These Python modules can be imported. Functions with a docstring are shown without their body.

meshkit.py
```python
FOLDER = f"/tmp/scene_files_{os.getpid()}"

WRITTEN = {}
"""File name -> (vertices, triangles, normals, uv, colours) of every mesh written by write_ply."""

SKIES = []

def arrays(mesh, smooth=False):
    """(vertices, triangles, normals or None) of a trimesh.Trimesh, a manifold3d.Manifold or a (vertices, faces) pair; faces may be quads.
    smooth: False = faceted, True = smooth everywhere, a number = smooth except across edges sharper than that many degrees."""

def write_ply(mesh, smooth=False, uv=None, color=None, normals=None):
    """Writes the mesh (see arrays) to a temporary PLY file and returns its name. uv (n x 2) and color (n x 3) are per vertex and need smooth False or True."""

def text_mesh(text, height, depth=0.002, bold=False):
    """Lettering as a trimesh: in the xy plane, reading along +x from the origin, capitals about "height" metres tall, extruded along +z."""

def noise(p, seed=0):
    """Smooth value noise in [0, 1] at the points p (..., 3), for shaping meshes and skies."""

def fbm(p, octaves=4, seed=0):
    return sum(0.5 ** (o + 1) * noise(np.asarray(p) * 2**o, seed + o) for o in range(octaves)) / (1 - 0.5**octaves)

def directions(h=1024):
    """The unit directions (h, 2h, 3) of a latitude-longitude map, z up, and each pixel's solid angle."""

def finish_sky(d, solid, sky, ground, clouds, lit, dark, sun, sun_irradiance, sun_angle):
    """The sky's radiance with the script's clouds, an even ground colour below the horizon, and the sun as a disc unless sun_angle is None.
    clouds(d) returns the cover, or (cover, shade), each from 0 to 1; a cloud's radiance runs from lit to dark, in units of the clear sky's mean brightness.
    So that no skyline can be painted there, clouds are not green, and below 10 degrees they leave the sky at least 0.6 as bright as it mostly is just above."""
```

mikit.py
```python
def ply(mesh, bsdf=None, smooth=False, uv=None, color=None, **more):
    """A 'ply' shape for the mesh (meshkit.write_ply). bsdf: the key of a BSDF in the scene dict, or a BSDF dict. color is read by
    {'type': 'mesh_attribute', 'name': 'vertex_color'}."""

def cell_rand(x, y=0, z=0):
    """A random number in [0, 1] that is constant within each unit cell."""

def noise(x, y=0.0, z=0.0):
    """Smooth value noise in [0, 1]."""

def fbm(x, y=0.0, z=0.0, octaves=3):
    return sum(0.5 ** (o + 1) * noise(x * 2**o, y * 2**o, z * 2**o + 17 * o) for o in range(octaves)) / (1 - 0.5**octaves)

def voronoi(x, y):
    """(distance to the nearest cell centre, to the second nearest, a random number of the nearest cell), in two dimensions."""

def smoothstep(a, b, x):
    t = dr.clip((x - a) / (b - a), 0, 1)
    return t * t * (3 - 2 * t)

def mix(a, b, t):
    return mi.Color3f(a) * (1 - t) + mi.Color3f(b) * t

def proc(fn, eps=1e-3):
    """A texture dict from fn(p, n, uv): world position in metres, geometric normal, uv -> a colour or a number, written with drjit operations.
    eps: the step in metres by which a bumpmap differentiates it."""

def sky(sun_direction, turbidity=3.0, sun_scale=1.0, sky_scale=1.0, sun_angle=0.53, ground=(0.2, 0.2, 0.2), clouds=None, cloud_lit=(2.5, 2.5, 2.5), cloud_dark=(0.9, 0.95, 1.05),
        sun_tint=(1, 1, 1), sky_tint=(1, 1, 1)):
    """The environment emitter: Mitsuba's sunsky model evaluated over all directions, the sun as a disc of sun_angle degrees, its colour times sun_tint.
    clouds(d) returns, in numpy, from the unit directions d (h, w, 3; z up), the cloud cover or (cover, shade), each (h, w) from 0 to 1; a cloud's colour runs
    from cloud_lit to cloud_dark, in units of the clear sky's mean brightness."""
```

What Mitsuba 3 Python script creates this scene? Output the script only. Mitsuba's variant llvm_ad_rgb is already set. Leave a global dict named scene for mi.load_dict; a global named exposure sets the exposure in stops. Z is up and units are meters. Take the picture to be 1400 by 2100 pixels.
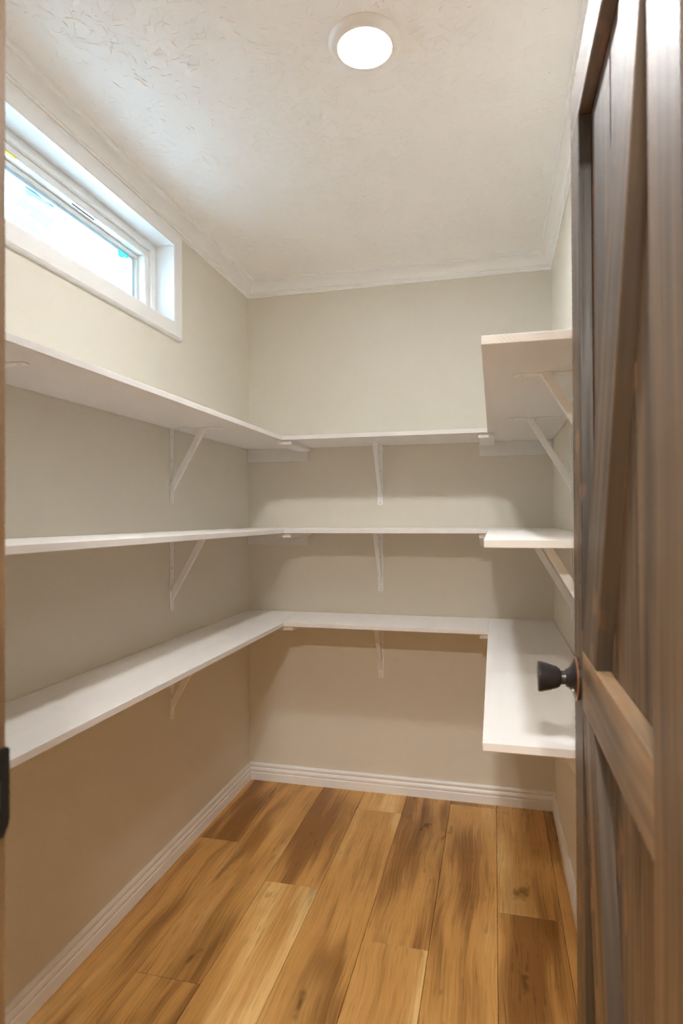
import math, random
import numpy as np, trimesh, mitsuba as mi, drjit as dr, mikit
import manifold3d as m3
from shapely.geometry import Polygon
from mikit import noise, fbm, voronoi, cell_rand, smoothstep, mix

scene, labels = {}, {}
random.seed(7)
T = mi.ScalarTransform4f

# ------------------------------------------------------------------ camera, sky, light
CAM = np.array([1.17357, -2.81315, 1.28184])
FW = np.array([-0.242135, 0.970204, 0.008644])
UP = np.array([0.006496, -0.007288, 0.999952])
F_PX = 1250.24
exposure = 0.19
scene['camera'] = {
    'type': 'thinlens', 'fov': 2 * math.degrees(math.atan(700 / F_PX)), 'fov_axis': 'x',
    'aperture_radius': 0.0022, 'focus_distance': 2.35, 'near_clip': 0.02,
    'to_world': T().look_at(origin=CAM.tolist(), target=(CAM + FW).tolist(), up=UP.tolist())}


def overcast(d):
    import meshkit
    n = meshkit.fbm(d * np.array([3.0, 3.0, 6.0]) + 11.0, 4, 3)
    return np.ones(d.shape[:2]), np.clip((n - 0.42) * 1.6, 0, 0.5)


SKY = 190.0
scene['sky'] = mikit.sky((0.6, -0.2, 0.75), turbidity=4.0, sun_scale=0.0, sky_scale=0.30 * SKY, ground=(0.42, 0.44, 0.42), clouds=overcast,
                         cloud_lit=(1.5, 2.6, 4.0), cloud_dark=(1.1, 1.95, 3.1))
LAMP = (252.0, 249.0, 248.0)          # the pantry lamp's radiance (the lamps' builder is further down)
HALL_LAMP = (675.0, 637.0, 588.0)     # the two hall lamps behind the camera, whose light comes in through the doorway

# ------------------------------------------------------------------ measured room
W, H = 1.4262, 2.44
FRONT = -2.2905                        # pantry face of the wall with the doorway
HALL = -2.405                          # hall face of that wall
Z1, Z2, Z3, TH = 1.6345, 1.2322, 0.8276, 0.0180
A = (0.2877, 0.2988, 0.2875)           # shelf depths on the left wall
B = (0.3206, 0.3375, 0.3089)           # back wall
CR = (0.2745, 0.2738, 0.2777)          # right wall
ENDS = (1.5969, 1.4569, 1.5496)        # where the right shelves end
ZS = (Z1, Z2, Z3)


# ------------------------------------------------------------------ helpers
def box(lo, hi, c=0.0):
    lo, hi = np.minimum(lo, hi).astype(float), np.maximum(lo, hi).astype(float)
    if c <= 0:
        m = trimesh.creation.box(extents=hi - lo)
        m.apply_translation((lo + hi) / 2)
        return m
    c = min(c, 0.45 * float((hi - lo).min()))
    pts = []
    for sx in (0, 1):
        for sy in (0, 1):
            for sz in (0, 1):
                p = np.where([sx, sy, sz], hi, lo)
                s = np.where([sx, sy, sz], -1, 1) * c
                for k in range(3):
                    q = p + s
                    q[k] = p[k]
                    pts.append(q)
    return trimesh.convex.convex_hull(np.array(pts))


def join(*ms):
    return trimesh.util.concatenate(list(ms))


def cut(mesh, *holes):
    def man(m):
        return m3.Manifold(m3.Mesh(np.asarray(m.vertices, np.float32), np.asarray(m.faces, np.uint32)))
    r = man(mesh)
    for h in holes:
        r = r - man(h)
    o = r.to_mesh()
    return trimesh.Trimesh(np.asarray(o.vert_properties)[:, :3], np.asarray(o.tri_verts), process=False)


def extrude(poly, depth, to3):
    """poly: 2D points, extruded by depth; to3 maps (a, b, h) columns to xyz."""
    m = trimesh.creation.extrude_polygon(Polygon(poly), depth, engine='earcut')
    m.vertices = np.array(to3(m.vertices[:, 0], m.vertices[:, 1], m.vertices[:, 2])).T
    if m.volume < 0:
        m.invert()
    return m


def lathe(profile, n=48):
    """profile: (r, h) from bottom to top about z."""
    m = trimesh.creation.revolve(np.array(profile, float), sections=n)
    if m.volume < 0:
        m.invert()
    return m


def mitre_run(profile, p0, p1, inward, m0=1.0, m1=1.0):
    """A moulding from p0 to p1 (xy on the wall's face). profile: closed (out, z). At each end it is cut back by out * m."""
    p0, p1, inward = (np.array(v, float) for v in (p0, p1, inward))
    along = (p1 - p0) / np.linalg.norm(p1 - p0)
    n = len(profile)
    v = [np.append(p0 + along * o * m0 + inward * o, z) for o, z in profile] + [np.append(p1 - along * o * m1 + inward * o, z) for o, z in profile]
    f = []
    for i in range(n):
        j = (i + 1) % n
        f += [[i, j, n + j], [i, n + j, n + i]]
    cap = trimesh.creation.extrude_polygon(Polygon(profile), 1.0, engine='earcut')
    base = [(round(a, 7), round(b, 7)) for a, b in profile]
    for tri in cap.faces:
        q = cap.vertices[tri]
        if abs(q[:, 2].max()) < 1e-9:
            ids = [base.index((round(a, 7), round(b, 7))) for a, b in q[:, :2]]
            f.append(ids[::-1])
            f.append([k + n for k in ids])
    m = trimesh.Trimesh(np.array(v), np.array(f), process=False)
    m.fix_normals()
    return m


def key_for(name):
    if name not in scene and name not in labels:
        return name
    k = 1
    while f'{name}_{k:03d}' in scene or f'{name}_{k:03d}' in labels:
        k += 1
    return f'{name}_{k:03d}'


def put(name, mesh, bsdf, parent=None, smooth=False, uv=None, **more):
    key = key_for(name if parent is None else f'{parent}__{name}')
    scene[key] = mikit.ply(mesh, bsdf, smooth=smooth, uv=uv, **more)
    return key


def struct(name, mesh, bsdf, smooth=False):
    key = put(name, mesh, bsdf, None, smooth)
    labels[key] = {'kind': 'structure'}
    return key


def holder(name, **props):
    key = key_for(name)
    labels[key] = props
    return key


# ------------------------------------------------------------------ materials
def lin(r, g, b):
    c = np.array([r, g, b]) / 255.0
    return np.where(c <= 0.04045, c / 12.92, ((c + 0.055) / 1.055) ** 2.4)


def pr(color, rough, spec=0.5, **k):
    if not isinstance(color, dict):
        color = {'type': 'rgb', 'value': [float(x) for x in color]}
    return {'type': 'principled', 'base_color': color, 'roughness': rough, 'specular': spec, **k}


def two(b):
    return {'type': 'twosided', 'b': b}


def bumped(b, fn, scale, eps=1e-3):
    return two({'type': 'bumpmap', 'arbitrary': mikit.proc(fn, eps), 'scale': scale, 'bsdf': b})


def wall_relief(p, n, uv):
    return fbm(p.x * 260.0, p.y * 260.0, p.z * 260.0, octaves=2) * 0.7 + noise(p.x * 90.0, p.y * 90.0, p.z * 90.0) * 0.6


def ceiling_relief(p, n, uv):
    return fbm(p.x * 45.0, p.y * 45.0, 1.0, octaves=3)


scene['wall_paint'] = bumped(pr((0.705, 0.677, 0.597), 0.6, 0.25), wall_relief, 0.0010)
scene['ceiling_paint'] = bumped(pr((0.905, 0.90, 0.89), 0.75, 0.2), ceiling_relief, 0.0012)
scene['trim_paint'] = two(pr((0.85, 0.86, 0.865), 0.35, 0.4))
scene['crown_paint'] = two(pr((0.91, 0.915, 0.915), 0.4, 0.4))
scene['bracket_paint'] = two(pr((0.85, 0.855, 0.86), 0.38, 0.45))
scene['vinyl_white'] = two(pr((0.87, 0.88, 0.88), 0.3, 0.45))


def shelf_colour(p, n, uv):
    # white paint; end grain shows through faintly where a board was sawn off
    end = smoothstep(0.7, 0.9, dr.abs(n.y))
    x = p.x - 1.262 + 0.006 * noise(p.x * 60.0, p.z * 60.0, 2.0)
    z = (p.z - 0.05 * dr.floor(p.z / 0.05)) - 0.06
    rr = dr.sqrt(x * x * 0.55 + z * z) * 190.0
    ring = smoothstep(0.35, 0.65, dr.abs(rr - dr.floor(rr) - 0.5) * 2.0) * smoothstep(0.3, 0.7, fbm(p.x * 30.0, p.z * 30.0, 4.0))
    side = smoothstep(0.7, 0.9, dr.abs(n.x)) * smoothstep(0.5, 0.75, noise(p.y * 3.0, p.z * 330.0, 7.0)) * 0.35
    streak = 0.02 * (noise(p.x * 70.0, p.y * 4.0, 3.0) - 0.5)
    w = mi.Color3f(0.780, 0.780, 0.780) + streak
    return mix(w, mi.Color3f(0.69, 0.68, 0.68), dr.clip(end * ring * smoothstep(1.3, 1.6, p.z) * smoothstep(-1.4, -1.55, p.y) * 0.85 + side * 0.5, 0, 1))


scene['shelf_paint'] = two(pr(mikit.proc(shelf_colour), 0.32, 0.45))


def plank_colour(p, n, uv):
    # uv: u = seed * 10 + across, v = tone * 10 + along  (metres)
    seed = dr.floor(uv.x / 10.0)
    tone = dr.floor(uv.y / 10.0) / 100.0
    u = uv.x - seed * 10.0
    v = uv.y - dr.floor(uv.y / 10.0) * 10.0 + seed * 3.7
    w = u + 0.030 * (fbm(v * 2.2, seed, 1.0, octaves=2) - 0.5) + 0.012 * (noise(v * 7.0, u * 14.0, seed) - 0.5)
    broad = fbm(w * 13.0, v * 1.3, seed + 3.0, octaves=3)
    patch = fbm(u * 7.0, v * 2.4, seed + 61.0, octaves=2)
    arch = noise(w * 30.0 + 2.5 * fbm(w * 9.0, v * 2.2, seed + 8.0, octaves=2), v * 0.9, seed + 5.0)
    fine = fbm(w * 210.0, v * 6.0, seed + 9.0, octaves=2)
    pore = noise(w * 560.0, v * 14.0, seed + 13.0)
    t = 0.46 * broad + 0.26 * patch + 0.16 * arch + 0.12 * fine
    light, mid, dark = mi.Color3f(0.770, 0.510, 0.215), mi.Color3f(0.550, 0.295, 0.090), mi.Color3f(0.245, 0.108, 0.028)
    x = dr.clip(tone + 2.2 * (t - 0.5), 0, 1)
    c = dr.select(x < 0.5, mix(dark, mid, smoothstep(0.0, 0.5, x)), mix(mid, light, smoothstep(0.5, 1.0, x)))
    c = c * (1.0 - 0.16 * smoothstep(0.62, 0.85, pore))
    # dark heart streaks and knots
    st = smoothstep(0.56, 0.80, fbm(w * 17.0, v * 1.9, seed + 21.0, octaves=3)) * smoothstep(0.3, 0.6, patch)
    c = mix(c, c * mi.Color3f(0.58, 0.50, 0.42), st)
    kx, ky = u * 5.2 + 0.3 * noise(v * 9.0, u * 20.0, 2.0), v * 1.5
    d1, _, r1 = voronoi(kx + seed * 17.0, ky)
    knot = smoothstep(0.13, 0.03, d1 + 0.07 * noise(u * 90.0, v * 60.0, 4.0)) * smoothstep(0.55, 0.6, r1)
    c = mix(c, c * mi.Color3f(0.42, 0.36, 0.30), knot)
    halo = smoothstep(0.5, 0.1, d1) * smoothstep(0.55, 0.6, r1)
    c = c * (1.0 - 0.22 * halo)
    crack = smoothstep(0.80, 0.88, noise(w * 170.0, v * 18.0, seed + 40.0)) * smoothstep(0.55, 0.7, noise(w * 12.0, v * 4.0, seed + 44.0))
    return c * (1.0 - 0.22 * crack)


scene['plank_vinyl'] = two(pr(mikit.proc(plank_colour), 0.42, 0.4))
scene['subfloor_dark'] = two(pr((0.035, 0.022, 0.012), 0.9, 0.1))


def stain(dark, light, flecks=0.55, edge_dark=1.0):
    def stain_colour(p, n, uv):
        seed = dr.floor(uv.x / 10.0)
        u = uv.x - seed * 10.0
        v = uv.y + seed * 2.9
        w = u + 0.02 * (fbm(v * 3.0, seed, 1.0, octaves=2) - 0.5)
        g = 0.75 * fbm(w * 30.0, v * 2.0, seed + 2.0, octaves=2) + 0.25 * noise(w * 160.0, v * 6.0, seed + 6.0)
        c = mix(mi.Color3f(*dark), mi.Color3f(*light), smoothstep(0.15, 0.85, g)) * (0.85 + 0.3 * cell_rand(seed, 3, 1))
        fleck = smoothstep(0.66, 0.78, noise(w * 50.0, v * 24.0, seed + 30.0)) * smoothstep(0.5, 0.7, noise(w * 8.0, v * 3.0, seed + 33.0))
        c = mix(c, mi.Color3f(0.20, 0.085, 0.025), flecks * fleck)
        blot = smoothstep(0.6, 0.85, noise(u * 12.0, v * 6.0, seed + 50.0))
        # board edges turned along y are coloured darker than the faces, for contrast
        edge = smoothstep(0.6, 0.8, dr.abs(n.y)) * edge_dark
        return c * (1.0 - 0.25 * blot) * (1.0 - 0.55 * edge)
    return stain_colour


def stain_relief(p, n, uv):
    seed = dr.floor(uv.x / 10.0)
    u = uv.x - seed * 10.0
    return fbm(u * 160.0, uv.y * 5.0, seed, octaves=2) + 0.6 * noise(u * 24.0, uv.y * 3.0, seed + 5.0)


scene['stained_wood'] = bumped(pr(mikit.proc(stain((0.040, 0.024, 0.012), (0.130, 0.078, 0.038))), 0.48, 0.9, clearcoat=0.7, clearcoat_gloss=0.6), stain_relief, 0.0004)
scene['stained_wood_light'] = bumped(pr(mikit.proc(stain((0.135, 0.088, 0.050), (0.300, 0.198, 0.112), 0.2, 0.0)), 0.48, 0.7), stain_relief, 0.0004)
scene['bronze_dark'] = two(pr((0.030, 0.026, 0.026), 0.30, 0.6, metallic=0.35))
scene['copper_rim'] = two(pr((0.50, 0.20, 0.09), 0.35, 0.5, metallic=0.7))
scene['black_steel'] = two(pr((0.012, 0.012, 0.012), 0.4, 0.4))
scene['screw_steel'] = two(pr((0.70, 0.69, 0.67), 0.3, 0.5, metallic=0.6))
scene['hole_dark'] = two(pr((0.05, 0.045, 0.04), 0.8, 0.1))
scene['lamp_trim'] = two(pr((0.86, 0.85, 0.83), 0.4, 0.4))
scene['pane_glass'] = {'type': 'thindielectric', 'int_ior': 1.5}
scene['film_blue'] = {'type': 'thindielectric', 'int_ior': 1.3, 'specular_transmittance': {'type': 'rgb', 'value': [0.29, 0.27, 0.22]}}
scene['film_deep'] = {'type': 'thindielectric', 'int_ior': 1.3, 'specular_transmittance': {'type': 'rgb', 'value': [0.21, 0.22, 0.19]}}
scene['sticker_cyan'] = {'type': 'principledthin', 'base_color': {'type': 'rgb', 'value': [0.05, 0.85, 0.90]}, 'roughness': 0.6, 'diff_trans': 1.2}
scene['sticker_white'] = {'type': 'principledthin', 'base_color': {'type': 'rgb', 'value': [0.75, 0.95, 0.95]}, 'roughness': 0.6, 'diff_trans': 1.2}
scene['spacer_blue'] = two(pr((0.45, 0.68, 0.80), 0.4, 0.4))
scene['tag_yellow'] = two(pr((0.75, 0.62, 0.10), 0.6, 0.3))
scene['soffit_paint'] = two(pr((0.62, 0.74, 0.78), 0.7, 0.2))
scene['siding_paint'] = two(pr((0.70, 0.72, 0.72), 0.7, 0.2))
scene['ground_dirt'] = two(pr((0.42, 0.40, 0.34), 0.9, 0.1))

# ------------------------------------------------------------------ room shell
WY0, WY1, WZ0, WZ1 = -1.660, -0.742, 2.014, 2.316      # the hole behind the window liner (liner's inner faces)
LT = 0.012                                              # liner board thickness
lw = cut(box((-0.15, FRONT, -0.02), (0, 0.1, H)), box((-0.3, WY0 - LT, WZ0 - LT), (0.1, WY1 + LT, WZ1 + LT)))
struct('wall_left', lw, 'wall_paint')
struct('wall_back', box((0, 0, -0.02), (W, 0.1, H)), 'wall_paint')
struct('wall_right', box((W, FRONT, -0.02), (W + 0.1, 0.1, H)), 'wall_paint')
XD, DY0, DY1, DT = 1.3126, -2.308, -1.650, 0.037        # the open door: visible face, hinge end, latch end, thickness
XL, XR = 0.6876, 1.3500                                 # the doorway's clear width
struct('wall_front', cut(box((-0.9, HALL, -0.02), (2.6, FRONT, H)), box((XL - 0.019, HALL - 0.1, -0.1), (XR + 0.019, FRONT + 0.1, 2.066))), 'wall_paint')
struct('wall_hall_left', box((-0.9, -4.6, -0.02), (-0.8, HALL, H)), 'wall_paint')
struct('wall_hall_right', box((2.5, -4.6, -0.02), (2.6, HALL, H)), 'wall_paint')
struct('wall_hall_back', box((-0.8, -4.6, -0.02), (2.5, -4.5, H)), 'wall_paint')
struct('ceiling', box((-0.9, -4.6, H), (2.6, 0.1, H + 0.1)), 'ceiling_paint')


def brush_strokes(n, seed):
    """The ceiling's brushed-on texture: short raised ridges, dabbed on in patches that each have their own direction."""
    import meshkit
    rng = np.random.default_rng(seed)
    V, Fc = [], []
    made = 0
    while made < n:
        x, y = rng.uniform(0.06, W - 0.06), rng.uniform(FRONT + 0.02, -0.06)
        P = np.array([[x * 3.0, y * 3.0, 1.0]])
        dens = float(meshkit.fbm(P, 3, 5)[0])
        if rng.random() > np.clip((dens - 0.30) * 2.6, 0.10, 1.0) or math.hypot(x - 0.876, y + 1.366) < 0.10:
            continue
        cell = np.floor(np.array([x, y]) / 0.11 + 0.6 * rng.normal(size=2))
        ang = (math.sin(cell[0] * 12.9898 + cell[1] * 78.233) * 43758.5453 % 1.0) * math.pi + rng.normal() * 0.45
        L, h, w = rng.uniform(0.008, 0.030), rng.uniform(0.0010, 0.0024), rng.uniform(0.0011, 0.0024)
        bend, k = rng.normal() * 0.9, 5
        a0 = len(V)
        px, py = x, y
        for q in range(k):
            t = q / (k - 1)
            a = ang + bend * (t - 0.5)
            taper = max(0.12, math.sin(math.pi * (0.08 + 0.84 * t)))
            nx, ny = -math.sin(a), math.cos(a)
            V += [(px + nx * w * taper, py + ny * w * taper, H + 0.0002), (px + nx * 0.25 * w * taper, py + ny * 0.25 * w * taper, H - h * taper), (px - nx * w * taper, py - ny * w * taper, H + 0.0002)]
            px += math.cos(a) * L / (k - 1)
            py += math.sin(a) * L / (k - 1)
        for q in range(k - 1):
            b = a0 + 3 * q
            Fc += [(b, b + 3, b + 4), (b, b + 4, b + 1), (b + 1, b + 4, b + 5), (b + 1, b + 5, b + 2)]
        made += 1
    return trimesh.Trimesh(np.array(V), np.array(Fc), process=False)


k = put('brush_stroke', brush_strokes(6500, 4), 'ceiling_paint', 'ceiling', smooth=True)
labels[k] = {'label': 'brushed plaster texture of short raised strokes on the ceiling', 'kind': 'stuff'}
floor = struct('floor', box((-0.8, -4.5, -0.03), (2.5, 0.0, -0.0065)), 'subfloor_dark')

# floor planks: columns 0.1985 m wide, joints read off the photograph
PW, X0 = 0.1985, -0.0145
cols = {  # column: joints (y) and the tone of each plank from the back wall on
    -5: ([-0.9, -2.2, -3.6], [5, 4, 6, 5]), -4: ([-0.5, -1.9, -3.1], [4, 6, 5, 4]), -3: ([-1.2, -2.5, -3.8], [6, 4, 5, 6]), -2: ([-0.4, -1.6, -2.9], [5, 6, 4, 5]), -1: ([-1.0, -2.3, -3.5], [4, 5, 6, 5]),
    0: ([-0.563, -1.79, -3.02], [2.6, 5, 4, 5]), 1: ([-1.272, -2.50, -3.7], [4.2, 2.2, 6, 4]), 2: ([-0.779, -2.01, -3.2], [3.2, 7.4, 4, 6]), 3: ([-0.185, -1.41, -2.64], [6.6, 5.4, 4, 6]),
    4: ([-0.994, -2.22, -3.4], [3.6, 7.4, 5, 4]), 5: ([-0.046, -1.27, -2.5], [3.0, 5.8, 5.4, 5]), 6: ([-0.764, -1.99, -3.2], [4.6, 2.6, 6, 4]), 7: ([-0.267, -1.49, -2.7], [3.2, 3.8, 5, 4]),
    8: ([-1.1, -2.4, -3.6], [5, 4, 6, 5]), 9: ([-0.6, -1.8, -3.0], [4, 6, 5, 4]), 10: ([-1.3, -2.6, -3.8], [6, 4, 5, 6]), 11: ([-0.8, -2.1, -3.3], [5, 4, 6, 5]), 12: ([-0.5, -1.9, -3.1], [5, 6, 4, 5])}
seed = 0
for c, (joints, tones) in cols.items():
    xa, xb = X0 + c * PW, X0 + (c + 1) * PW
    ys = [-0.002] + joints + [-4.498]
    for k in range(len(ys) - 1):
        y1, y0 = ys[k], ys[k + 1]
        xlo, xhi = xa, xb
        if y0 >= FRONT:                       # inside the pantry only
            xlo, xhi = max(xa, 0.002), min(xb, W - 0.002)
        elif y1 > FRONT and (xa < 0.0 or xb > W):
            if xb <= 0.002 or xa >= W - 0.002 or True:
                y1 = HALL - 0.001 if (xb <= 0.01 or xa >= W - 0.01) else y1
                if y1 > FRONT:
                    xlo, xhi = max(xa, 0.002), min(xb, W - 0.002)
        xlo, xhi = max(xlo, -0.798), min(xhi, 2.498)
        if xhi - xlo < 0.01 or y1 - y0 < 0.01 or xlo >= xhi:
            continue
        m = box((xlo + 0.0006, y0 + 0.0006, -0.006), (xhi - 0.0006, y1 - 0.0006, 0.0), 0.0008)
        seed += 1
        uv = np.stack([seed * 10 + 1 + m.vertices[:, 0] - xa, 10 * round(10 * min(max(4.7 + 1.3 * (tones[k] - 4.7), 1.2), 9.0)) + 5 + m.vertices[:, 1]], -1)
        put('plank', m, 'plank_vinyl', floor, uv=uv)

# crown moulding and baseboards
CB, CP = 2.3655, 0.0500                  # crown's lower edge, projection
crown = [(0, H), (0, CB), (0.0050, CB), (0.0070, CB + 0.0020), (0.0070, CB + 0.0090), (0.0120, CB + 0.0105), (0.0135, CB + 0.0135), (0.0120, CB + 0.0165), (0.0120, CB + 0.0180),
         (0.0160, CB + 0.0195), (0.0175, CB + 0.0270), (0.0205, CB + 0.0350), (0.0250, CB + 0.0430), (0.0310, CB + 0.0500), (0.0380, CB + 0.0550), (0.0415, CB + 0.0570), (0.0415, CB + 0.0610),
         (0.0480, CB + 0.0625), (CP, CB + 0.0655), (CP, H)]
base = [(0, 0.0), (0.0135, 0.0), (0.0135, 0.034), (0.0125, 0.037), (0.0095, 0.0385), (0.0095, 0.0395), (0.0120, 0.043), (0.0128, 0.048), (0.0120, 0.053), (0.0095, 0.058),
        (0.0070, 0.0605), (0.0066, 0.0625), (0.0090, 0.066), (0.0100, 0.070), (0.0092, 0.075), (0.0065, 0.079), (0.0030, 0.0810), (0, 0.0812)]
for i, (p0, p1, inw, a, b) in enumerate([((0, FRONT), (0, 0), (1, 0), 0, 1), ((0, 0), (W, 0), (0, -1), 1, 1), ((W, 0), (W, FRONT), (-1, 0), 1, 0)]):
    struct(f'trim_{i + 1}', mitre_run(crown, p0, p1, inw, a, b), 'crown_paint', smooth=28)
    struct(('baseboard_left', 'baseboard_back', 'baseboard_right')[i], mitre_run(base, p0, p1, inw, a, b), 'trim_paint', smooth=28)
for i, k in enumerate(('trim_1', 'trim_2', 'trim_3')):
    labels[k]['label'] = 'white stepped crown moulding along the ' + ('left', 'back', 'right')[i] + ' wall under the ceiling'

# ------------------------------------------------------------------ window
win = holder('window_1', kind='structure', label='small horizontal white vinyl window high on the left wall')


def ring(y0, y1, z0, z1, w, xa, xb, c=0.002):
    """Four bars of width w inside the rectangle, from xa to xb."""
    return [box((xa, y0, z0), (xb, y1, z0 + w), c), box((xa, y0, z1 - w), (xb, y1, z1), c), box((xa, y0, z0 + w), (xb, y0 + w, z1 - w), c), box((xa, y1 - w, z0 + w), (xb, y1, z1 - w), c)]


CW = 0.058
cy0, cy1, cz0, cz1 = WY0 + 0.006, WY1 - 0.006, WZ0 + 0.006, WZ1 - 0.006     # casing's inner edge leaves a small reveal


def casing_board(p):  # p: outer-inner profile board as a quad in (y, z), mitred, with a rounded outer edge
    q = np.array(p, float)
    lo = extrude(q, 0.013, lambda a, b, h: (h, a, b))
    ctr = q.mean(0)
    n = Polygon(q).buffer(-0.006, join_style=2)
    hi = extrude(np.array(n.exterior.coords)[:-1], 0.005, lambda a, b, h: (h + 0.013, a, b))
    return join(lo, hi)


o = CW
top_h = CB - cz1 - 0.0005
corners_in = [(cy0, cz0), (cy1, cz0), (cy1, cz1), (cy0, cz1)]
corners_out = [(cy0 - o, cz0 - o), (cy1 + o, cz0 - o), (cy1 + o, cz1 + top_h), (cy0 - o, cz1 + top_h)]
for a, b in ((0, 1), (1, 2), (2, 3), (3, 0)):
    q = [corners_out[a], corners_out[b], corners_in[b], corners_in[a]]
    lo = np.array(q)
    pts = [np.array([0.0, *v]) for v in q] + [np.array([0.017, *v]) for v in q]
    oa, ob = np.array(corners_out[a]), np.array(corners_out[b])
    ia, ib = np.array(corners_in[a]), np.array(corners_in[b])
    e = lambda s, t: (oa + (ia - oa) * s, ob + (ib - ob) * s)[t]
    pts = [(0.0, *e(0, 0)), (0.0, *e(0, 1)), (0.012, *e(0, 0)), (0.012, *e(0, 1)), (0.018, *e(0.10, 0)), (0.018, *e(0.10, 1)), (0.0165, *e(0.93, 0)), (0.0165, *e(0.93, 1)), (0.014, *e(1, 0)), (0.014, *e(1, 1)), (0.0, *e(1, 0)), (0.0, *e(1, 1))]
    put('casing', trimesh.convex.convex_hull(np.array(pts)), 'trim_paint', win)
for m in (box((-0.15, WY0 - LT, WZ0 - LT), (0.0005, WY1 + LT, WZ0)), box((-0.15, WY0 - LT, WZ1), (0.0005, WY1 + LT, WZ1 + LT)), box((-0.15, WY0 - LT, WZ0), (0.0005, WY0, WZ1)), box((-0.15, WY1, WZ0), (0.0005, WY1 + LT, WZ1))):
    put('liner', m, 'trim_paint', win)
for m in ring(WY0, WY1, WZ0, WZ1, 0.030, -0.148, -0.0665, 0.0025):
    put('frame', m, 'vinyl_white', win)
for m in ring(WY0 + 0.030, WY1 - 0.030, WZ0 + 0.030, WZ1 - 0.030, 0.024, -0.146, -0.078, 0.003):
    put('sash', m, 'vinyl_white', win)
gy0, gy1, gz0, gz1 = WY0 + 0.054, WY1 - 0.054, WZ0 + 0.054, WZ1 - 0.054
for m in ring(gy0, gy1, gz0, gz1, 0.014, -0.140, -0.108, 0.004):
    put('glazing_bead', m, 'vinyl_white', win)
for m in ring(gy0 + 0.0135, gy1 - 0.0135, gz0 + 0.0135, gz1 - 0.0135, 0.010, -0.132, -0.1175, 0.0):
    put('spacer', m, 'spacer_blue', win)
PX = -0.1165


def sheet(poly, x, thick=0.0):
    P = np.array(poly, float)
    m = trimesh.creation.triangulate_polygon(Polygon(P), engine='earcut')
    v = np.stack([np.full(len(m[0]), x), m[0][:, 0], m[0][:, 1]], -1)
    return trimesh.Trimesh(v, m[1], process=False)


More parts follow.
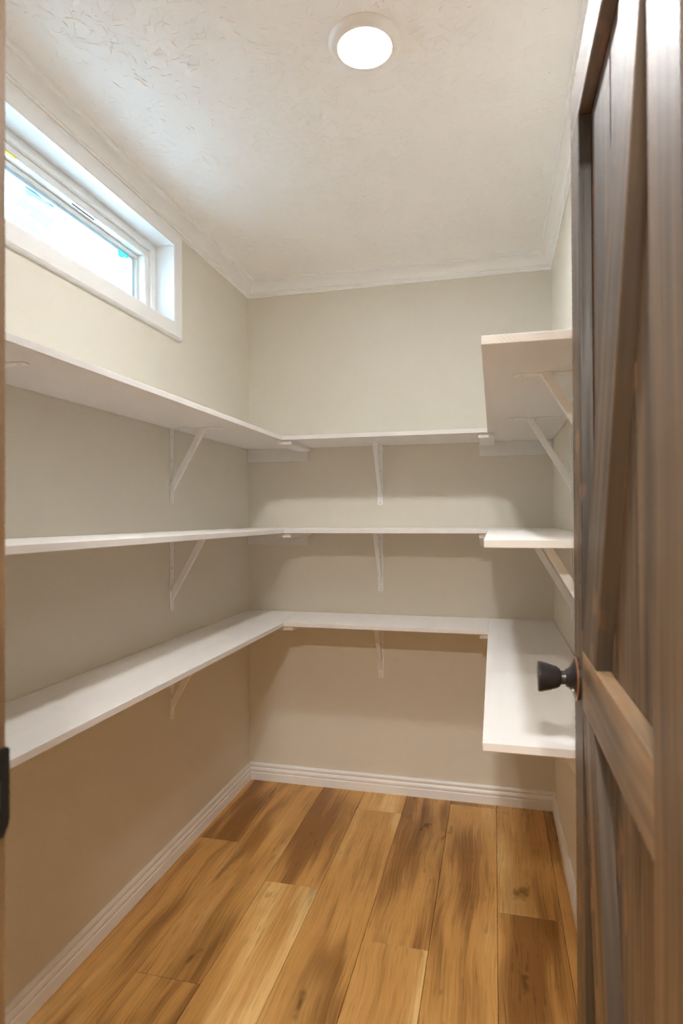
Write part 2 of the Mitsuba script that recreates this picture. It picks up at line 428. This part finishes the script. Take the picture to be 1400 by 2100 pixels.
put('pane', sheet([(gy0 + 0.012, gz0 + 0.012), (gy1 - 0.012, gz0 + 0.012), (gy1 - 0.012, gz1 - 0.012), (gy0 + 0.012, gz1 - 0.012)], PX), 'pane_glass', win)
put('pane', sheet([(gy0 + 0.012, gz0 + 0.012), (gy1 - 0.012, gz0 + 0.012), (gy1 - 0.012, gz1 - 0.012), (gy0 + 0.012, gz1 - 0.012)], PX - 0.016), 'pane_glass', win)
films = [([(-1.3512, 2.2311), (-1.3103, 2.2344), (-1.2783, 2.2276), (-1.2317, 2.2321), (-1.2407, 2.2206), (-1.263, 2.2197), (-1.2955, 2.2158), (-1.3248, 2.2147), (-1.335, 2.208), (-1.3512, 2.2102)], 'film_deep'),
         ([(-1.3591, 2.1986), (-1.3411, 2.1988), (-1.3431, 2.1918), (-1.3165, 2.193), (-1.274, 2.1924), (-1.234, 2.1895), (-1.2362, 2.1773), (-1.2564, 2.1458), (-1.287, 2.1489), (-1.3289, 2.1505), (-1.333, 2.1637), (-1.3631, 2.1624), (-1.3922, 2.1524)], 'film_blue'),
         ([(-1.4156, 2.1221), (-1.3922, 2.1363), (-1.3411, 2.1387), (-1.3248, 2.1494), (-1.3082, 2.1482), (-1.3145, 2.133), (-1.287, 2.1225), (-1.2998, 2.106), (-1.3452, 2.1037), (-1.3552, 2.0902), (-1.371, 2.089), (-1.371, 2.1038), (-1.4156, 2.1048)], 'film_blue')]
for poly, mat in films:
    k = put('film_patch', sheet(poly, PX + 0.0006), mat, win)
    labels[k] = {'label': 'torn pale blue patch of film left on the window pane'}
k = put('sticker', sheet([(-0.9102, 2.2382), (-0.8476, 2.2452), (-0.8445, 2.2322), (-0.8719, 2.2262), (-0.8868, 2.2165), (-0.9073, 2.2167)], PX + 0.0006), 'sticker_cyan', win)
labels[k] = {'label': 'cyan sticker in the upper corner of the window pane'}
for j in range(3):  # its print: three illegible pale lines
    y0, z0, L = -0.900, 2.2365 - 0.0045 * j, (0.045, 0.040, 0.028)[j]
    put('print', sheet([(y0, z0), (y0 + L, z0 + L * 0.112), (y0 + L, z0 + L * 0.112 - 0.0014), (y0, z0 - 0.0014)], PX + 0.001), 'sticker_white', k)
k = put('slot', box((-0.0925 - 0.0015, -1.182, gz1 - 0.0012), (-0.0925 + 0.0015, -1.0746, gz1 + 0.003)), 'hole_dark', win)
labels[k] = {'label': 'thin dark slot in the underside of the window frame'}
k = put('tag', box((-0.088, -1.47, gz1 - 0.0006), (-0.079, -1.425, gz1 + 0.002)), 'tag_yellow', win)
labels[k] = {'label': 'small yellow tag under the window frame'}

# what stands outside the window
struct('ground_outside', box((-30, -30, -0.72), (30, 30, -0.7)), 'ground_dirt')

# ------------------------------------------------------------------ shelves
place3 = ('top', 'middle', 'bottom')
for i, z in enumerate(ZS):
    a, b, c, e = A[i], B[i], CR[i], ENDS[i]
    for name, m, lab in (
            ('left', box((0.0015, FRONT + 0.03, z - TH), (a, -0.0015, z), 0.0012), f'long white painted shelf board on the left wall, {place3[i]} of three' + (', just under the window' if i == 0 else '')),
            ('back', box((a + 0.0004, -b, z - TH), (W - c - 0.0004, -0.0015, z), 0.0012), f'short white shelf board across the back wall, {place3[i]} of three'),
            ('right', box((W - c, -e, z - TH), (W - 0.0015, -0.0015, z), 0.0012), f'white shelf board on the right wall beside the brown door, {place3[i]} of three')):
        k = put('shelf', m, 'shelf_paint')
        labels[k] = {'label': lab, 'category': 'shelf', 'group': f'white shelf boards'}

# cleats under the corners of the back wall
for i, z in enumerate(ZS):
    u = z - TH - 0.0003
    for side in (0, 1):
        x0, x1 = ((0.001, 0.311), (1.1125, W - 0.001))[side]
        s0, s1 = ((0.2605, 0.326), (1.1155, 1.179))[side]
        t = holder('cleat', category='cleat', group='white wooden shelf cleats',
                   label=f'white wooden cleat in the back {("left", "right")[side]} corner under the {place3[i]} shelf')
        put('wall_board', box((x0, -0.020, u - 0.0635), (x1, -0.001, u), 0.001), 'shelf_paint', t)
        put('seam_block', box((s0, -B[i] + 0.012, u - 0.018), (s1, -0.0202, u), 0.001), 'shelf_paint', t)

# ------------------------------------------------------------------ brackets
BWID, BLEG, BARM, BT = 0.0255, 0.279, 0.206, 0.0028


def bracket_parts():
    """Local frame: x out from the wall, y across, z up, the shelf's underside at z = 0."""
    w = BWID / 2
    pts = lambda L: [(-w, 0.006), (w, 0.006), (w, L - 0.006), (w - 0.003, L - 0.002), (w - 0.008, L), (-w + 0.008, L), (-w + 0.003, L - 0.002), (-w, L - 0.006)]
    leg = extrude(pts(BLEG), BT, lambda a, b, h: (h, a, -b))
    arm = extrude(pts(BARM), BT, lambda a, b, h: (b, a, -h))
    bend = extrude([(0, -0.006), (0.0018, -0.0018), (0.006, 0), (0.006, -BT), (0.0038, -0.0038), (BT, -0.006)], BWID, lambda a, b, h: (a, h - w, b))
    leg = join(leg, bend)
    # diagonal brace: a folded channel that tapers to its foot
    p0, p1 = np.array([0.121, -BT]), np.array([BT, -0.206])
    d = (p1 - p0) / np.linalg.norm(p1 - p0)
    nrm = np.array([-d[1], d[0]])
    if nrm[0] < 0:
        nrm = -nrm                                     # towards the room
    brace = []
    wt, wb, dep, th = 0.0098, 0.0070, 0.0190, 0.0018

    def hull(ps):
        return trimesh.convex.convex_hull(np.array(ps))
    q = lambda P, off, y: np.array([*(P + nrm * off), y])[[0, 2, 1]]
    e0, e1 = p0 - d * 0.03, p1 + d * 0.05                # overlong; trimmed below
    face = hull([q(e0, f, s * wt) for f in (dep - th, dep) for s in (-1, 1)] + [q(e1, f, s * wb) for f in (dep - th, dep) for s in (-1, 1)])
    fl = [hull([q(e0, f, s * v) for f in (0, dep) for v in (wt, wt - th)] + [q(e1, f, s * v) for f in (0, dep) for v in (wb, wb - th)]) for s in (-1, 1)]
    foot = box((BT, -wb, -0.2600), (BT + 0.0018, wb, -0.236))

    def trim(m):                                       # cut off what would pass through the arm or the leg
        q = m3.Manifold(m3.Mesh(np.asarray(m.vertices, np.float32), np.asarray(m.faces, np.uint32)))
        q = q.trim_by_plane((0, 0, -1), BT).trim_by_plane((1, 0, 0), BT * 0.98).to_mesh()
        return trimesh.Trimesh(np.asarray(q.vert_properties)[:, :3], np.asarray(q.tri_verts), process=False)
    brace = join(*[trim(x) for x in (face, *fl)], foot)
    screws, holes = [], []
    for xx in (0.185,):
        s = trimesh.creation.icosphere(subdivisions=2, radius=0.0042)
        s.vertices[:, 2] *= 0.5
        s.apply_translation((xx, 0, -BT))
        screws.append(s)
    for zz in (-0.030, -0.268):
        s = trimesh.creation.icosphere(subdivisions=2, radius=0.0040)
        s.vertices[:, 0] *= 0.5
        s.apply_translation((BT, 0, zz))
        screws.append(s)
    for zz in (-0.120,):
        h = trimesh.creation.cylinder(radius=0.0022, height=0.0006, sections=12)
        h.apply_transform(trimesh.transformations.rotation_matrix(math.pi / 2, (0, 1, 0)))
        h.apply_translation((BT + 0.0001, 0, zz))
        holes.append(h)
    for xx in (0.03,):
        h = trimesh.creation.cylinder(radius=0.0024, height=0.0006, sections=12)
        h.apply_translation((xx, 0, -BT - 0.0001))
        holes.append(h)
    return leg, arm, brace, screws, holes


def brackets():
    leg, arm, brace, screws, holes = bracket_parts()
    plys = [('wall_leg', mikit.ply(leg, 'bracket_paint', smooth=30)), ('shelf_arm', mikit.ply(arm, 'bracket_paint', smooth=30)), ('brace', mikit.ply(brace, 'bracket_paint'))]
    plys += [('screw', mikit.ply(s, 'screw_steel', smooth=True)) for s in screws] + [('screw_hole', mikit.ply(h, 'hole_dark')) for h in holes]
    spots = [('left', 0.0006, -0.749, 0), ('left', 0.0006, -1.712, 0), ('back', 0.659, -0.0006, -90), ('right', W - 0.0006, -0.655, 180), ('right', W - 0.0006, -1.318, 180)]
    for i, z in enumerate(ZS):
        for j, (wall, x, y, rot) in enumerate(spots):
            where = {0: ' nearer the back corner', 1: ' nearer the doorway', 2: '', 3: ' nearer the back corner', 4: ' nearer the door'}[j]
            t = holder('shelf_bracket', category='bracket', group='white steel shelf brackets',
                       label=f'white steel bracket on the {wall} wall under the {place3[i]} shelf{where}')
            M = T().translate([x, y, z - TH - 0.0003]).rotate([0, 0, 1], rot)
            for name, d in plys:
                scene[key_for(f'{t}__{name}')] = {**d, 'to_world': M}


brackets()

# ------------------------------------------------------------------ ceiling lamp
def ceiling_lamp(lx, ly, radiance, label):
    t = holder('ceiling_light', label=label, category='ceiling light')
    rim = lathe([(0.066, -0.0150), (0.0665, -0.0165), (0.072, -0.0165), (0.080, -0.0135), (0.0865, -0.0085), (0.0890, -0.0035), (0.0890, 0.0), (0.066, 0.0), (0.066, -0.0150)], 72)
    rim.apply_translation((lx, ly, H - 0.0004))
    put('trim_ring', rim, 'lamp_trim', t, smooth=35)
    dif = trimesh.creation.cylinder(radius=0.0655, height=0.002, sections=72)
    dif.apply_translation((lx, ly, H - 0.0150))
    scene[f'{t}__diffuser'] = {**mikit.ply(dif, 'lamp_trim'), 'emitter': {'type': 'area', 'radiance': {'type': 'rgb', 'value': list(radiance)}}}


ceiling_lamp(0.876, -1.366, LAMP, 'round flush white ceiling light with a glowing disc above the pantry floor')
ceiling_lamp(1.10, -2.95, tuple(0.55 * x for x in HALL_LAMP), 'round flush ceiling light in the hall, nearer the doorway')
ceiling_lamp(1.07, -3.80, tuple(1.55 * x for x in HALL_LAMP), 'round flush ceiling light in the hall, farther from the doorway')

# ------------------------------------------------------------------ door frame and door
wood_seed = [0]


def wood(name, m, parent, along, across, bsdf='stained_wood'):
    """A stained board: the grain runs along `along`."""
    wood_seed[0] += 1
    v = m.vertices
    al, ac = np.array(along, float), np.array(across, float)
    third = np.cross(al, ac)
    uv = np.stack([wood_seed[0] * 10 + 4 + v @ ac + v @ third * 0.999, v @ al], -1)
    return put(name, m, bsdf, parent, uv=uv)


fr = holder('trim_4', kind='structure', label='dark stained wooden door jamb at the left edge of the doorway')
Zup, Yal, Xal = (0, 0, 1), (0, 1, 0), (1, 0, 0)
wood('jamb', box((XL - 0.019, HALL - 0.002, 0), (XL, FRONT + 0.002, 2.064), 0.0015), fr, Zup, Yal, 'stained_wood_light')
wood('jamb', box((XR, HALL - 0.002, 0), (XR + 0.019, FRONT + 0.002, 2.064), 0.0015), fr, Zup, Yal, 'stained_wood_light')
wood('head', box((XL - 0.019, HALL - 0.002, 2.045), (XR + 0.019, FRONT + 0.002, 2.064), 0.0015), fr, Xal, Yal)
wood('stop', box((XL, HALL + 0.015, 0), (XL + 0.011, FRONT - 0.039, 2.045), 0.002), fr, Zup, Yal, 'stained_wood_light')
wood('stop', box((XR - 0.011, HALL + 0.015, 0), (XR, FRONT - 0.039, 2.045), 0.002), fr, Zup, Yal, 'stained_wood_light')
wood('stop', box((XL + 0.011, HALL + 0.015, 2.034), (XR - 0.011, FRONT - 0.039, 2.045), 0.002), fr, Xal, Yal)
# strike plate: a plate on the jamb with a lip that curls past its edge
zs = 1.004
plate = extrude([(FRONT - 0.030, zs - 0.045), (FRONT - 0.003, zs - 0.045), (FRONT + 0.0035, zs - 0.035), (FRONT + 0.0045, zs + 0.042), (FRONT + 0.001, zs + 0.045), (FRONT - 0.030, zs + 0.045)], 0.0018, lambda a, b, h: (XL + 0.0002 + h, a, b))
lip = extrude([(FRONT + 0.0025, zs - 0.032), (FRONT + 0.0045, zs - 0.032), (FRONT + 0.0045, zs + 0.041), (FRONT + 0.0025, zs + 0.041)], 0.010, lambda a, b, h: (XL + 0.002 - h, a, b))
k = put('strike_plate', join(plate, lip), 'black_steel', fr)
labels[k] = {'label': 'black metal strike plate'}
put('latch_hole', box((XL + 0.0015, FRONT - 0.022, zs - 0.014), (XL + 0.0024, FRONT - 0.008, zs + 0.014)), 'hole_dark', k)

door = holder('door_1', kind='structure', label='dark stained brown wooden plank door with raised frame and diagonal braces, standing open on the right')
FT = 0.021                               # raised frame thickness; planks behind it
DZ0, DZ1 = 0.010, 2.036
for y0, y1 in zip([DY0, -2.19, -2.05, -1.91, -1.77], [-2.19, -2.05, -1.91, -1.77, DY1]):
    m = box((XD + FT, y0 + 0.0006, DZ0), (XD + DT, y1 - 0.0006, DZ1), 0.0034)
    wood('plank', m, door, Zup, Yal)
SW = 0.098
LI, HI = DY1 - SW, DY0 + 0.104           # inner edges of the two stiles
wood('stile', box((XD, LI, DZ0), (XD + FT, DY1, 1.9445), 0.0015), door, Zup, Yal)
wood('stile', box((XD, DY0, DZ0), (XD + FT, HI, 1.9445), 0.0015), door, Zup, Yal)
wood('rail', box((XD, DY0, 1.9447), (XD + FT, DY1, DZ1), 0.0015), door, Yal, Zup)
wood('rail', box((XD, HI + 0.0002, 0.9665), (XD + FT, LI - 0.0002, 1.0615), 0.0015), door, Yal, Zup, 'stained_wood_light')
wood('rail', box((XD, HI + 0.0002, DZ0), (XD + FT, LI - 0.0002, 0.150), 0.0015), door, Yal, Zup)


def brace_board(poly):
    P = Polygon(poly)
    base_m = extrude(np.array(P.exterior.coords)[:-1], FT - 0.0015, lambda a, b, h: (XD + FT - h, a, b))
    small = P.buffer(-0.0015, join_style=2)
    pts = np.vstack([base_m.vertices, [(XD, a, b) for a, b in np.array(small.exterior.coords)[:-1]]])
    return trimesh.convex.convex_hull(pts)


up = [(LI - 0.0003, 1.0617), (LI - 0.0003, 1.068), (-2.118, 1.9443), (HI + 0.0003, 1.9443), (HI + 0.0003, 1.842), (-1.883, 1.0617)]
d = np.array([0, -0.41, 1.0]); d /= np.linalg.norm(d)
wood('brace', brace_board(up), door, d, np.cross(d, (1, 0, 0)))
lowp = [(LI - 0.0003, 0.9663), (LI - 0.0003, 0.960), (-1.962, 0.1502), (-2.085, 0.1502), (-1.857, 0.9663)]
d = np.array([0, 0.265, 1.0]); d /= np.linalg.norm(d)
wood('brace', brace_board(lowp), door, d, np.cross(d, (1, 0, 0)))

# knobs (both faces)
KY, KZ = -1.700, 1.004
head_p = [(0.0, 0.0110), (0.0135, 0.0110), (0.0135, 0.014), (0.0125, 0.019), (0.0115, 0.0225), (0.0115, 0.0285), (0.0142, 0.0300), (0.0172, 0.0330), (0.0194, 0.0380), (0.0215, 0.0450), (0.0237, 0.0540), (0.0258, 0.0625), (0.0258, 0.0648), (0.0245, 0.0665), (0.0, 0.0670)]
ros_p = [(0.0, 0.0), (0.0362, 0.0), (0.0365, 0.0040), (0.0345, 0.0050), (0.0330, 0.0064), (0.0280, 0.0085), (0.0215, 0.0120), (0.0165, 0.0165), (0.0145, 0.0205), (0.0130, 0.0212), (0.0, 0.0212)]
rim_p = [(0.0335, 0.0045), (0.0366, 0.0038), (0.0368, 0.0050), (0.0352, 0.0058), (0.0335, 0.0063), (0.0335, 0.0045)]
for s, x in ((-1, XD), (1, XD + DT)):
    M = trimesh.transformations.rotation_matrix(s * math.pi / 2, (0, 1, 0))

    def there(m):
        m.apply_transform(M)
        m.apply_translation((x, KY, KZ))
        return m
    k = put('knob', there(lathe(head_p, 64)), 'bronze_dark', door, smooth=35)
    labels[k] = {'label': 'dark bronze tulip-shaped door knob'}
    put('rosette', there(lathe(ros_p, 64)), 'bronze_dark', k, smooth=35)
    put('rim', there(lathe(rim_p, 64)), 'copper_rim', k, smooth=35)
    if s < 0:
        sc = trimesh.creation.icosphere(subdivisions=2, radius=0.0032)
        sc.apply_translation((XD - 0.0105, KY - 0.018, KZ - 0.016))
        put('screw', sc, 'screw_steel', k, smooth=True)
for zc in (0.22, 1.02, 1.83):            # hinges on the jamb side
    h = trimesh.creation.cylinder(radius=0.006, height=0.089, sections=20)
    h.apply_translation((XD + DT + 0.0062, FRONT + 0.0085, zc))
    put('hinge', h, 'black_steel', door, smooth=35)
